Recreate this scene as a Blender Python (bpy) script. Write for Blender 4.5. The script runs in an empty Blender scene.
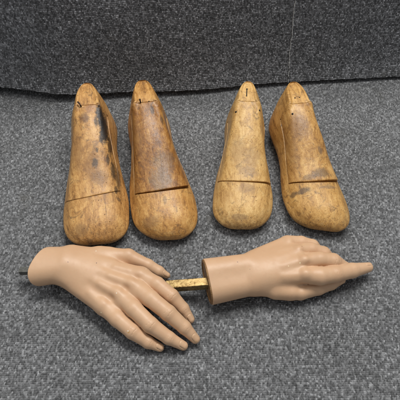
import bpy, bmesh, math, random
import numpy as np
from mathutils import Vector, Matrix
from mathutils.bvhtree import BVHTree
random.seed(7); rng = np.random.default_rng(7)
S = 0.01                                   # all lengths below are centimetres
scene = bpy.context.scene
COL = scene.collection
R = math.radians
# ------------------------------------------------------------------ camera
PITCH, FOVH, CAMH = R(52), math.tan(R(20)), 64.0
CAM = np.array([0, 0, CAMH])
FWD = np.array([0, math.cos(PITCH), -math.sin(PITCH)])
UP = np.array([0, math.sin(PITCH), math.cos(PITCH)])
def ray(px, py):
    return FWD + np.array([1, 0, 0]) * ((px - 200) / 200 * FOVH) + UP * ((200 - py) / 200 * FOVH)
def W(px, py, z=0.0):
    d = ray(px, py); t = (CAMH - z) / (-d[2]); return CAM + d * t
cd = bpy.data.cameras.new('camera'); cam = bpy.data.objects.new('camera', cd); COL.objects.link(cam)
cam.location = Vector(CAM) * S; cam.rotation_euler = (math.pi / 2 - PITCH, 0, 0)
cd.sensor_fit = 'HORIZONTAL'; cd.angle = R(40); cd.clip_start = 0.01; cd.clip_end = 50
scene.camera = cam
scene.render.resolution_x = scene.render.resolution_y = 1024
# ------------------------------------------------------------------ helpers
def mesh_obj(name, verts, faces, mat, parent=None, smooth=True, uv=None):
    me = bpy.data.meshes.new(name)
    me.from_pydata([tuple(v) for v in (np.asarray(verts) * S)], [], [tuple(int(i) for i in f) for f in faces])
    me.validate(); me.update()
    if smooth: me.polygons.foreach_set('use_smooth', [True] * len(me.polygons))
    if uv is not None:
        l = me.uv_layers.new(name='UVMap')
        idx = np.empty(len(me.loops), dtype=np.int32); me.loops.foreach_get('vertex_index', idx)
        l.data.foreach_set('uv', np.asarray(uv, dtype=np.float32)[idx].ravel())
    me.materials.append(mat)
    o = bpy.data.objects.new(name, me); COL.objects.link(o)
    if parent: o.parent = parent
    return o
def recalc(o):
    bm = bmesh.new(); bm.from_mesh(o.data); bmesh.ops.recalc_face_normals(bm, faces=bm.faces); bm.to_mesh(o.data); bm.free()
def thing(name, label, cat, loc=(0, 0, 0), rz=0, group=None):
    o = bpy.data.objects.new(name, None); COL.objects.link(o); o.empty_display_size = .02
    o.location = Vector(loc) * S; o.rotation_euler = (0, 0, rz); o['label'] = label; o['category'] = cat
    if group: o['group'] = group
    return o
def tube(points, radii, n=10, square=False):
    """closed tube through points (cm)"""
    P = np.array(points, float); V = []; F = []
    up0 = np.array([0, 0, 1.0])
    for i, p in enumerate(P):
        t = P[min(i + 1, len(P) - 1)] - P[max(i - 1, 0)]; t /= np.linalg.norm(t)
        u = up0 if abs(t[2]) < .9 else np.array([0, 1.0, 0])
        a = np.cross(t, u); a /= np.linalg.norm(a); b = np.cross(a, t)
        for k in range(n):
            th = 2 * math.pi * (k + (.5 if square else 0)) / n
            V.append(p + radii[i] * (a * math.cos(th) + b * math.sin(th)))
    m = len(P)
    for i in range(m - 1):
        for k in range(n):
            F.append((i * n + k, i * n + (k + 1) % n, (i + 1) * n + (k + 1) % n, (i + 1) * n + k))
    F.append(tuple(range(n - 1, -1, -1))); F.append(tuple((m - 1) * n + k for k in range(n)))
    return V, F
def lerp_tab(s, tab):
    xs = [r[0] for r in tab]; ys = np.array([r[1:] for r in tab], float)
    # smooth (monotone-ish) cubic interpolation
    out = []
    for c in range(ys.shape[1]):
        y = ys[:, c]; x = np.array(xs, float); d = np.diff(y) / np.diff(x)
        m = np.zeros_like(y); m[0] = d[0]; m[-1] = d[-1]
        for i in range(1, len(y) - 1):
            m[i] = 0 if d[i - 1] * d[i] <= 0 else 2 * d[i - 1] * d[i] / (d[i - 1] + d[i])
        i = int(np.clip(np.searchsorted(x, s) - 1, 0, len(x) - 2)); h = x[i + 1] - x[i]; t = np.clip((s - x[i]) / h, 0, 1)
        out.append((2*t**3-3*t**2+1)*y[i] + (t**3-2*t**2+t)*h*m[i] + (-2*t**3+3*t**2)*y[i+1] + (t**3-t**2)*h*m[i+1])
    return out
# ------------------------------------------------------------------ node helpers
class NT:
    def __init__(s, name):
        s.m = bpy.data.materials.new(name); s.m.use_nodes = True; s.t = s.m.node_tree; s.n = s.t.nodes; s.n.clear()
        s.out = s.n.new('ShaderNodeOutputMaterial'); s.p = s.n.new('ShaderNodeBsdfPrincipled'); s.L(s.p.outputs[0], s.out.inputs[0])
    def L(s, a, b): s.t.links.new(a, b)
    def put(s, sock, v):
        if hasattr(v, 'links') or hasattr(v, 'is_linked'): s.L(v, sock)
        else:
            if isinstance(v, (tuple, list)) and len(v) == 3 and sock.type == 'RGBA': v = (*v, 1)
            sock.default_value = v
    def math(s, op, a, b=None, c=None, clamp=False):
        n = s.n.new('ShaderNodeMath'); n.operation = op; n.use_clamp = clamp
        s.put(n.inputs[0], a)
        if b is not None: s.put(n.inputs[1], b)
        if c is not None: s.put(n.inputs[2], c)
        return n.outputs[0]
    def vmath(s, op, a, b=None):
        n = s.n.new('ShaderNodeVectorMath'); n.operation = op; s.put(n.inputs[0], a)
        if b is not None: s.put(n.inputs[1], b)
        return n.outputs['Value'] if op in ('LENGTH', 'DISTANCE', 'DOT_PRODUCT') else n.outputs[0]
    def mix(s, f, a, b, mode='MIX'):
        n = s.n.new('ShaderNodeMix'); n.data_type = 'RGBA'; n.blend_type = mode; n.clamp_factor = True
        s.put(n.inputs[0], f); s.put(n.inputs[6], a); s.put(n.inputs[7], b); return n.outputs[2]
    def noise(s, vec, scale, detail=3, rough=.55, dist=0, col=False):
        n = s.n.new('ShaderNodeTexNoise'); s.put(n.inputs['Vector'], vec); n.inputs['Scale'].default_value = scale
        n.inputs['Detail'].default_value = detail; n.inputs['Roughness'].default_value = rough; n.inputs['Distortion'].default_value = dist
        return n.outputs['Color' if col else 'Fac']
    def vor(s, vec, scale=1, rnd=1, feature='F1'):
        n = s.n.new('ShaderNodeTexVoronoi'); n.feature = feature; s.put(n.inputs['Vector'], vec); n.inputs['Scale'].default_value = scale; n.inputs['Randomness'].default_value = rnd
        return n
    def ramp(s, f, stops):
        n = s.n.new('ShaderNodeValToRGB'); s.put(n.inputs[0], f); e = n.color_ramp.elements
        while len(e) < len(stops): e.new(.5)
        for el, (p, c) in zip(e, stops):
            el.position = p; el.color = (c, c, c, 1) if isinstance(c, (int, float)) else (*c, 1)
        return n.outputs[0]
    def smooth(s, f, a, b):
        n = s.n.new('ShaderNodeMapRange'); n.interpolation_type = 'SMOOTHSTEP'; s.put(n.inputs[0], f)
        n.inputs[1].default_value = a; n.inputs[2].default_value = b; return n.outputs[0]
    def coord(s, kind='Object', scale=(100, 100, 100)):
        n = s.n.new('ShaderNodeTexCoord'); m = s.n.new('ShaderNodeMapping'); m.inputs['Scale'].default_value = scale
        s.L(n.outputs[kind], m.inputs[0]); return m.outputs[0]
    def bump(s, h, dist, strength=1, normal=None):
        n = s.n.new('ShaderNodeBump'); s.put(n.inputs['Height'], h); n.inputs['Distance'].default_value = dist; n.inputs['Strength'].default_value = strength
        if normal is not None: s.L(normal, n.inputs['Normal'])
        return n.outputs[0]
    def sep(s, v):
        n = s.n.new('ShaderNodeSeparateXYZ'); s.put(n.inputs[0], v); return n.outputs
    def comb(s, x, y, z):
        n = s.n.new('ShaderNodeCombineXYZ'); s.put(n.inputs[0], x); s.put(n.inputs[1], y); s.put(n.inputs[2], z); return n.outputs[0]

def carpet_mat(name, stops, tint=(1, 1, 1)):
    k = NT(name)
    uv = k.coord('UV', (1, 1, 1))
    at = k.n.new('ShaderNodeAttribute'); at.attribute_name = 'yarn'; tone = k.sep(at.outputs['Vector'])
    fib = k.math('ADD', k.math('MULTIPLY', k.noise(k.vmath('MULTIPLY', uv, (1, 1.3, 1)), 17, 4, .75), .6), k.math('MULTIPLY', k.noise(uv, 6, 3, .7), .4))
    t = k.math('ADD', tone[0], k.math('MULTIPLY', k.math('SUBTRACT', fib, .5), 1.7))
    c = k.ramp(t, stops)
    big = k.noise(uv, .085, 4, .6)
    c = k.mix(k.smooth(big, .35, .7), c, k.mix(1.0, c, (.84, .84, .83), 'MULTIPLY'))
    soil = k.smooth(k.noise(uv, .17, 5, .65, .4), .60, .76)
    c = k.mix(k.math('MULTIPLY', soil, .38), c, (.115, .105, .075))
    c = k.mix(1.0, c, tint, 'MULTIPLY')
    k.put(k.p.inputs['Base Color'], c); k.p.inputs['Roughness'].default_value = .95; k.p.inputs['Specular IOR Level'].default_value = .12
    k.p.inputs['Sheen Weight'].default_value = .2; k.p.inputs['Sheen Roughness'].default_value = .6
    k.L(k.bump(k.math('ADD', fib, k.math('MULTIPLY', k.noise(uv, 40, 2, .6), .5)), .0009, .9), k.p.inputs['Normal'])
    return k.m
g = lambda v: (v * .985, v * 1.0, v * 1.03)
M_floor = carpet_mat('grey loop carpet', [(0, g(.058)), (.38, g(.158)), (.66, g(.285)), (1, g(.54))])
M_back = carpet_mat('dark ribbed carpet', [(0, g(.045)), (.38, g(.150)), (.66, g(.32)), (1, g(.62))], (1, 1, 1.02))
def pile(U, Vv, period, loop, seed, flecks=.10, spread=.17, wv=.40):
    """height (cm) and yarn tone of a loop pile at cloth coordinates U, V: rows of jittered little loops"""
    r = np.random.default_rng(seed); T = 509
    jx, jy, jh, tn = (r.random((T, T)) for _ in range(4)); tone = np.clip(.42 + spread * r.standard_normal((T, T)), .02, .8)
    # yarn is heathered: tone drifts along each row, with single pale loops
    tone = .75 * tone + .25 * np.roll(tone, 1, 1); tone = np.where(tn < flecks, .72 + .28 * jh, tone); tone = np.where(tn > .90, .05, tone)
    ang = (r.random((T, T)) - .5) * .9; ca, sa = np.cos(ang), np.sin(ang)
    def wob(a, b, q, k_=wv):      # smooth irregularity of the weave, several wavelengths
        return k_ * .035 * np.sin(a * 3.1 + 1.7 * np.sin(b * 2.3 + q)) + k_ * .03 * np.sin(b * 6.7 + 2.1 * np.sin(a * 4.9 + q)) + k_ * .02 * np.sin(a * 13.3 + b * 9.1 + q)
    V2 = Vv + .04 * np.sin(U * .5 + Vv * .3) + .012 * np.sin(U * 2.3 + Vv * .7) + wob(U, Vv, 0); U2 = U + wob(Vv, U, 2)
    rv = V2 / period; row0 = np.floor(rv).astype(int)
    H = np.full(U.shape, -1.0); C = np.zeros(U.shape); Wt = np.full(U.shape, 1e-6)
    for dr in (-1, 0, 1):
        row = row0 + dr; ro = (np.abs(np.sin(row * 12.9898)) * 43.7) % 1
        ru = U2 / loop + ro; c0 = np.floor(ru).astype(int)
        for dc in (-1, 0, 1):
            cc = c0 + dc; a, b = row % T, cc % T
            du = ru - (cc + .5 + .7 * (jx[a, b] - .5)); dv = rv - (row + .5 + .20 * (jy[a, b] - .5))
            e1 = (du * ca[a, b] + dv * sa[a, b]) / .86; e2 = (dv * ca[a, b] - du * sa[a, b]) / .50
            q = e1 * e1 + e2 * e2; h = np.sqrt(np.clip(1 - q, 0, 1)) * (.7 + .6 * jh[a, b])
            w = np.exp(-q * 3.6) * (.6 + .8 * jh[a, b]); C += w * tone[a, b]; Wt += w
            H = np.maximum(H, h)
    return H * .19, C / Wt
def grid_obj(name, P, UVs, tone, mat, parent=None):
    nj, ni = P.shape[:2]; me = bpy.data.meshes.new(name); nv = ni * nj
    idx = np.arange(nv).reshape(nj, ni)
    F = np.stack([idx[:-1, :-1], idx[:-1, 1:], idx[1:, 1:], idx[1:, :-1]], -1).reshape(-1, 4).astype(np.int32)
    me.vertices.add(nv); me.vertices.foreach_set('co', (P.reshape(-1) * S).astype(np.float32))
    me.loops.add(F.size); me.loops.foreach_set('vertex_index', F.ravel())
    me.polygons.add(len(F)); me.polygons.foreach_set('loop_start', np.arange(0, F.size, 4, dtype=np.int32))
    me.update(calc_edges=True); me.polygons.foreach_set('use_smooth', np.ones(len(F), dtype=bool))
    l = me.uv_layers.new(name='UVMap'); l.data.foreach_set('uv', UVs.reshape(-1, 2)[F.ravel()].astype(np.float32).ravel())
    a = me.attributes.new('yarn', 'FLOAT_VECTOR', 'POINT'); a.data.foreach_set('vector', np.repeat(tone.ravel()[:, None], 3, 1).astype(np.float32).ravel())
    me.materials.append(mat); o = bpy.data.objects.new(name, me); COL.objects.link(o)
    if parent: o.parent = parent
    return o
kf = NT('carpet yarn'); kf.p.inputs['Base Color'].default_value = (.07, .07, .072, 1); kf.p.inputs['Roughness'].default_value = 1; M_yarn = kf.m
kf = NT('pale thread'); kf.p.inputs['Base Color'].default_value = (.46, .46, .45, 1); kf.p.inputs['Roughness'].default_value = 1; M_thread = kf.m
kf = NT('carpet backing'); kf.p.inputs['Base Color'].default_value = (.02, .02, .02, 1); kf.p.inputs['Roughness'].default_value = 1; M_backing = kf.m

# ------------------------------------------------------------------ floor
def warped(a0, a1, c0, c1, st, coarse):
    """fine steps between c0 and c1, widening steps out to a0 and a1"""
    return np.concatenate([np.linspace(a0, c0, coarse, endpoint=False), np.arange(c0, c1, st), np.linspace(c1, a1, coarse)])
X, Y = np.meshgrid(warped(-110, 110, -44, 44, .065, 160), warped(-40, 130, 16, 88, .065, 120))
H, tone = pile(X, Y, .26, .14, 3, .06, .22)
Z = .06 * np.sin(X * .21 + 1) * np.sin(Y * .17) - .14 + H
fl = grid_obj('floor', np.stack([X, Y, Z], -1), np.stack([X, Y], -1), tone, M_floor); fl['kind'] = 'structure'

# ------------------------------------------------------------------ hanging carpet behind
EDGE = [(-60, 84), (0, 87.5), (30, 91), (62, 95), (100, 94), (130, 92.5), (180, 91.5), (205, 90), (245, 86), (290, 82.5), (340, 80), (400, 77), (460, 75)]
LIFT = [(-60, 1.7), (0, 1.7), (62, 1.6), (130, 1.2), (205, .95), (290, .75), (400, .65), (460, .6)]
def edge_tab():
    px = np.linspace(-60, 460, 261); q = np.array([np.append(W(p, lerp_tab(p, EDGE)[0], lerp_tab(p, LIFT)[0]), 0) for p in px]); return q
ET = edge_tab()
def edge_at(x):
    return np.interp(x, ET[:, 0], ET[:, 1]), np.interp(x, ET[:, 0], ET[:, 2])
def hang_point(x, hgt):
    """front face of the hanging carpet at height hgt above its lower edge"""
    ye, z0 = edge_at(x)
    z0 = z0 + .05 * np.sin(x * 2.1) + .03 * np.sin(x * 5.3 + 1)
    y = ye + .09 * hgt + 1.3 * (1 - np.exp(-hgt / 3.0)) + .35 * np.sin(x * .13 + hgt * .08) * (hgt / 20)
    return y, z0 + hgt
def hang(name, x0, x1, label, seed):
    T = .6; st = .07
    xs = np.arange(x0, x1, st); hs = np.concatenate([np.arange(0, 21, st), np.linspace(21, 34, 60)])
    X, Hh = np.meshgrid(xs, hs); H, tone = pile(X, Hh + 100, .29, .14, seed, .06, .22, .22); H = H * .66
    y, z = hang_point(X, Hh)
    rnd = T * .5; q = np.clip(Hh, 0, rnd)
    y = y + (rnd - np.sqrt(np.maximum(0, rnd ** 2 - (rnd - q) ** 2))) * .8 - H * 1.0
    ob = grid_obj(name, np.stack([X - .03 * Hh, y, z], -1), np.stack([X, Hh], -1), tone, M_back)
    ob['label'] = label; ob['category'] = 'carpet'; ob['group'] = 'dark carpet pieces hanging at the back'
    # the backing: back face, underside and ends
    nx = 120; xb = np.linspace(x0 + .02, x1 - .04, nx); V = []; F = []
    hb = np.concatenate([np.linspace(0.02, 3, 12), np.linspace(4, 33.9, 20)])
    for k_ in (0, 1):
        for h_ in hb:
            for x in xb:
                y_, z_ = hang_point(x, h_); V.append((x - .03 * h_, y_ + (.26 if k_ == 0 else T), z_))
    nh_ = len(hb); o = nx * nh_
    for i in range(nh_ - 1):
        for j in range(nx - 1):
            q = (i * nx + j, i * nx + j + 1, (i + 1) * nx + j + 1, (i + 1) * nx + j); F.append(q); F.append(tuple(o + t for t in q[::-1]))
    for j in range(nx - 1): F.append((j + 1, j, o + j, o + j + 1)); e = (nh_ - 1) * nx; F.append((e + j, e + j + 1, o + e + j + 1, o + e + j))
    for i in range(nh_ - 1): F.append((i * nx, (i + 1) * nx, o + (i + 1) * nx, o + i * nx)); F.append(((i + 1) * nx + nx - 1, i * nx + nx - 1, o + i * nx + nx - 1, o + (i + 1) * nx + nx - 1))
    mesh_obj('backing', V, F, M_backing, ob)
    FV = []; FF = []
    for q in range(int((x1 - x0) * 26)):
        x = random.uniform(x0, x1); y_, z_ = hang_point(x, random.uniform(.0, .35)); y_ = float(y_); z_ = float(z_)
        p = np.array([x, y_ + random.uniform(-.05, .25), z_]); L = random.uniform(.08, .26)
        d = np.array([random.uniform(-.7, .7), random.uniform(-1.2, .1), -random.uniform(.3, 1)]); d /= np.linalg.norm(d)
        v, f = tube([p, p + d * L * .5, p + d * L + np.array([random.uniform(-.06, .06), -.02, 0])], [.020, .016, .006], 4)
        b = len(FV); FV += v; FF += [tuple(i + b for i in ff) for ff in f]
    mesh_obj('frayed_edge', FV, FF, M_yarn, ob)
    return ob
hb_ = [(x, *edge_at(x)) for x in np.linspace(-58, 58, 60)]  # unseen dark box added behind the carpet to keep light out of the gap
V = [(x, y + 2.6, -.3) for x, y, _ in hb_] + [(x, y + 4.4, 33) for x, y, _ in hb_] + [(x, y + 9, 33) for x, y, _ in hb_] + [(x, y + 9, -.3) for x, y, _ in hb_]
F = [(r_ * 60 + i, r_ * 60 + i + 1, ((r_ + 1) % 4) * 60 + i + 1, ((r_ + 1) % 4) * 60 + i) for r_ in range(4) for i in range(59)] + [(0, 60, 120, 180), (59, 239, 179, 119)]
blocker = mesh_obj('light_blocker', V, F, M_backing, smooth=False); blocker['kind'] = 'structure'; recalc(blocker)
SEAM = float(np.interp(288.0, np.linspace(-60, 460, 261), ET[:, 0]))
hc = hang('hanging_carpet', -58, SEAM, 'wide dark grey ribbed carpet hanging behind the wooden lasts, left of the seam', 11)
hang('hanging_carpet', SEAM + .0, 58, 'narrower piece of dark grey ribbed carpet hanging right of the pale frayed seam', 12)
# pale thread along the seam
pts = []
for j in range(150):
    h = j / 149 * 24
    x = SEAM - .03 * h - .02 + .05 * math.sin(h * .9) + .025 * math.sin(h * 3.1 + 1) + .02 * random.uniform(-1, 1)
    y, z = hang_point(x, h)
    pts.append((x, float(y) - .16 + random.uniform(-.03, .03), float(z) + .05))
v, f = tube(pts, [.08 * (.5 + .8 * random.random()) for _ in pts], 6)
b_ = len(v)
for q in range(140):      # fluff standing off the seam
    p = np.array(pts[random.randrange(2, 140)]); L = random.uniform(.1, .3); a_ = random.uniform(0, 6.28); d_ = np.array([math.cos(a_), -.5, math.sin(a_)])
    vv, ff = tube([p, p + d_ * L * .5, p + d_ * L + np.array([0, .02, -.05])], [.022, .018, .008], 4); b_ = len(v); v += vv; f += [tuple(i + b_ for i in t) for t in ff]
mesh_obj('seam_thread', v, f, M_thread, hc)

# ------------------------------------------------------------------ wood
def wood_mat(name, c_dark, c_mid, c_light, seed, stains=(), rough=.42, dirt=.5, cracks=()):
    k = NT(name)
    P = k.coord('Object'); Ps = k.vmath('ADD', P, (seed * 13.7, seed * 5.1, seed * 3.3))
    warp = k.vmath('MULTIPLY', k.vmath('SUBTRACT', k.noise(Ps, .35, 3, .6, 0, True), (.5, .5, .5)), (1.0, 1.0, 1.0))
    Pw = k.vmath('ADD', Ps, warp)
    grain = k.noise(k.vmath('MULTIPLY', Pw, (5.5, .35, 5.5)), 1.0, 5, .7)
    pores = k.noise(k.vmath('MULTIPLY', Ps, (22, 1.4, 22)), 1.0, 3, .6)
    blotch = k.noise(Ps, .32, 5, .62, .6)
    fine = k.noise(Ps, 2.2, 5, .7, .5)
    streak = k.noise(k.vmath('MULTIPLY', Pw, (1.5, .22, 1.5)), 1.0, 4, .65, .5)
    f = k.math('ADD', k.math('MULTIPLY', grain, .55), k.math('ADD', k.math('MULTIPLY', blotch, .50), k.math('ADD', k.math('MULTIPLY', fine, .34), k.math('MULTIPLY', k.math('SUBTRACT', streak, .5), .75))))
    f = k.math('ADD', f, .0)
    c = k.ramp(k.math('SUBTRACT', f, .2), [(.26, c_dark), (.48, c_mid), (.72, c_light)])
    c = k.mix(k.math('MULTIPLY', k.smooth(pores, .56, .70), .5), c, [v * .45 for v in c_dark])
    # grime speckles and small dents
    vo = k.vor(k.vmath('ADD', Ps, k.vmath('MULTIPLY', k.noise(Ps, 2, 2, .5, 0, True), (.5, .5, .5))), 1.5, 1)
    spk = k.math('MULTIPLY', k.smooth(vo.outputs['Distance'], .13, .05), k.math('GREATER_THAN', k.sep(vo.outputs['Color'])[0], .55))
    c = k.mix(k.math('MULTIPLY', spk, .7), c, (.055, .032, .018))
    dirtm = k.smooth(k.noise(Ps, .75, 6, .74, 1.2), .52, .70)
    c = k.mix(k.math('MULTIPLY', dirtm, dirt), c, (.085, .05, .028))
    # scratches
    sc = k.noise(k.vmath('MULTIPLY', k.vmath('ADD', Ps, k.vmath('MULTIPLY', warp, (.8, .8, .8))), (.5, 7, 3)), 1, 2, .5)
    scm = k.math('MULTIPLY', k.smooth(k.math('ABSOLUTE', k.math('SUBTRACT', sc, .5)), .006, .0), k.smooth(fine, .52, .6))
    c = k.mix(k.math('MULTIPLY', scm, .6), c, (.05, .03, .018))
    # local stains: (centre, radii, colour, strength)
    edge = k.math('MULTIPLY', k.math('SUBTRACT', k.noise(Ps, 1.3, 6, .75, .8), .5), 1.9)
    for cen, rad, colr, st in stains:
        d = k.vmath('LENGTH', k.vmath('DIVIDE', k.vmath('SUBTRACT', P, tuple(cen)), tuple(rad)))
        m = k.smooth(k.math('ADD', d, edge), 1.25, .55)
        c = k.mix(k.math('MULTIPLY', m, st), c, colr)
    py_ = k.sep(P)[1]; pz_ = k.sep(P)[2]
    toem = k.math('MULTIPLY', k.smooth(k.math('ADD', py_, k.math('MULTIPLY', k.noise(Ps, 1.1, 4), 1.6)), 2.3, .9), k.smooth(k.noise(Ps, 2.6, 5, .7), .46, .60))
    c = k.mix(k.math('MULTIPLY', toem, .5), c, (.30, .17, .075))
    pits = k.math('MULTIPLY', k.smooth(k.noise(Ps, 5.5, 4, .7), .60, .68), k.smooth(py_, 3.2, .6))
    c = k.mix(k.math('MULTIPLY', pits, .65), c, (.09, .05, .025))
    crm = None
    for a_, b_ in cracks:
        a_ = np.array(a_); b_ = np.array(b_); ab = b_ - a_
        wv = k.vmath('ADD', P, k.vmath('MULTIPLY', k.vmath('SUBTRACT', k.noise(Ps, 1.6, 4, .7, 0, True), (.5, .5, .5)), (.5, .1, .1)))
        t_ = k.math('DIVIDE', k.vmath('DOT_PRODUCT', k.vmath('SUBTRACT', wv, tuple(a_)), tuple(ab)), float(ab @ ab), clamp=True)
        cmb = k.n.new('ShaderNodeVectorMath'); cmb.operation = 'SCALE'; cmb.inputs[0].default_value = tuple(ab); k.L(t_, cmb.inputs['Scale'])
        dd = k.vmath('SUBTRACT', k.vmath('SUBTRACT', wv, tuple(a_)), cmb.outputs[0])
        dd = k.vmath('LENGTH', k.vmath('MULTIPLY', dd, (1, 1, .25)))
        wdt = k.math('MULTIPLY', k.math('MULTIPLY', t_, k.math('SUBTRACT', 1.0, t_)), .12)
        m_ = k.math('LESS_THAN', dd, k.math('ADD', wdt, .004))
        crm = m_ if crm is None else k.math('MAXIMUM', crm, m_)
    if crm is not None: c = k.mix(k.math('MULTIPLY', crm, .55), c, (.07, .04, .022))
    # worn pale arrises
    ge = k.n.new('ShaderNodeNewGeometry'); wear = k.smooth(k.math('ADD', ge.outputs['Pointiness'], k.math('MULTIPLY', k.math('SUBTRACT', fine, .5), .05)), .56, .66)
    c = k.mix(k.math('MULTIPLY', wear, .5), c, [min(1, v * 1.25) for v in c_light])
    k.put(k.p.inputs['Base Color'], c)
    k.put(k.p.inputs['Roughness'], k.math('ADD', rough - .12, k.math('MULTIPLY', fine, .34)))
    k.p.inputs['Specular IOR Level'].default_value = .45
    hgt = k.math('SUBTRACT', k.math('ADD', k.math('MULTIPLY', fine, .5), k.math('MULTIPLY', grain, .35)), k.math('ADD', k.math('MULTIPLY', spk, .9), k.math('MULTIPLY', scm, .4)))
    hgt = k.math('SUBTRACT', hgt, k.math('MULTIPLY', pits, .8))
    if crm is not None: hgt = k.math('SUBTRACT', hgt, crm)
    k.L(k.bump(hgt, .0012, .55), k.p.inputs['Normal'])
    return k.m
kf = NT('rusty nail'); pn = kf.noise(kf.coord(), 6, 3); kf.put(kf.p.inputs['Base Color'], kf.ramp(pn, [(.3, (.02, .014, .01)), (.7, (.09, .045, .025))])); kf.p.inputs['Roughness'].default_value = .8; kf.p.inputs['Metallic'].default_value = .4; M_nail = kf.m
kf = NT('dark hole'); kf.p.inputs['Base Color'].default_value = (.012, .008, .006, 1); kf.p.inputs['Roughness'].default_value = .9; M_hole = kf.m

# station table: s | zb wb wm zm ws zs h      (s: 0 toe .. 25 heel)
LAST = [
 (0,   .55, 2.9, 3.95, 1.65, 2.75, 2.75, 3.30),
 (2.5, .35, 3.4, 4.25, 1.70, 2.95, 3.35, 4.05),
 (5.5, .10, 3.5, 4.35, 1.80, 3.00, 4.05, 4.95),
 (9,   .15, 3.1, 4.02, 2.10, 2.75, 5.30, 6.25),
 (13,  .50, 2.4, 3.42, 2.60, 2.40, 7.10, 8.10),
 (16,  .60, 2.4, 3.20, 2.80, 2.05, 8.35, 9.20),
 (18.5,.55, 2.6, 3.32, 2.80, 1.85, 9.15, 9.75),
 (21,  .50, 2.7, 3.35, 2.70, 1.70, 9.50, 9.90),
 (25,  .50, 2.5, 3.10, 2.70, 1.45, 9.55, 9.90)]
def last_profile(s, P, Ls):
    zb, wb, wm, zm, ws, zs, h = lerp_tab(s, LAST)
    wk, hk = P.get('w', 1), P.get('h', 1)
    # toe rounding in plan and in side view
    tr = 1.0; tv = 1.0
    if s < 4.6:
        q = 1 - s / 4.6; tr = (max(0, 1 - q ** P.get('toe', 2.7))) ** (1 / P.get('toe', 2.7))
    if s < 2.8:
        q = 1 - s / 2.8; tv = (max(0, 1 - q ** 2.5)) ** (1 / 2.5)
    hr = 1.0
    if s > Ls - 4.2:
        q = (s - (Ls - 4.2)) / 4.2; hr = (max(0, 1 - q ** 2.2)) ** (1 / 2.2)
    zc = 1.75
    zb = zc + (zb - zc) * tv; zm = zc + (zm - zc) * tv; zs = zc + (zs - zc) * (tv * .9 + .1 * tr); h = zc + (h - zc) * tv
    r = tr * hr
    kx = P.get('shrink', 0)
    rs_ = tr * (max(0, 1 - ((s - (Ls - 4.2)) / 4.2) ** P.get('blunt', 2.5))) ** (1 / P.get('blunt', 2.5)) if s > Ls - 4.2 else r
    r *= 1 - (1 - P.get('heel', 1)) * min(1, max(0, (s - 10) / 7))
    wb *= r; wm *= r; ws *= rs_
    if s > 17.5:   # crisp flat comb top
        q = min(1, (s - 17.5) / 1.0); q = q * q * (3 - 2 * q); zs = zs + (h - .10 - zs) * q
        q = min(1, max(0, (s - 18.2) / .5)); ws *= 1 - P.get('comb', .12) * q * q * (3 - 2 * q)
    pts = [(0, zb), (wb * .65, zb), (wb * .97, zb + .06 * tv), (wb + (wm - wb) * .6, zb + (zm - zb) * .38), (wm, zm),
           (wm + (ws - wm) * .42, zm + (zs - zm) * .52), (ws, zs), (ws * .55, zs + (h - zs) * .78), (0, h)]
    return [(x * wk, z * hk) for x, z in pts]
NSP = 9            # samples per span
def catmull(pts):
    P = np.array(pts); m = len(P); out = []
    for i in range(m - 1):
        p1, p2 = P[i], P[i + 1]
        p0 = P[i - 1] if i > 0 else np.array([-P[1][0], P[1][1]])
        p3 = P[i + 2] if i + 2 < m else np.array([-P[-2][0], P[-2][1]])
        for k in range(NSP):
            t = k / NSP
            out.append(.5 * ((2 * p1) + (-p0 + p2) * t + (2 * p0 - 5 * p1 + 4 * p2 - p3) * t * t + (-p0 + 3 * p1 - 3 * p2 + p3) * t ** 3))
    out.append(P[-1]); return np.array(out)
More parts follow.
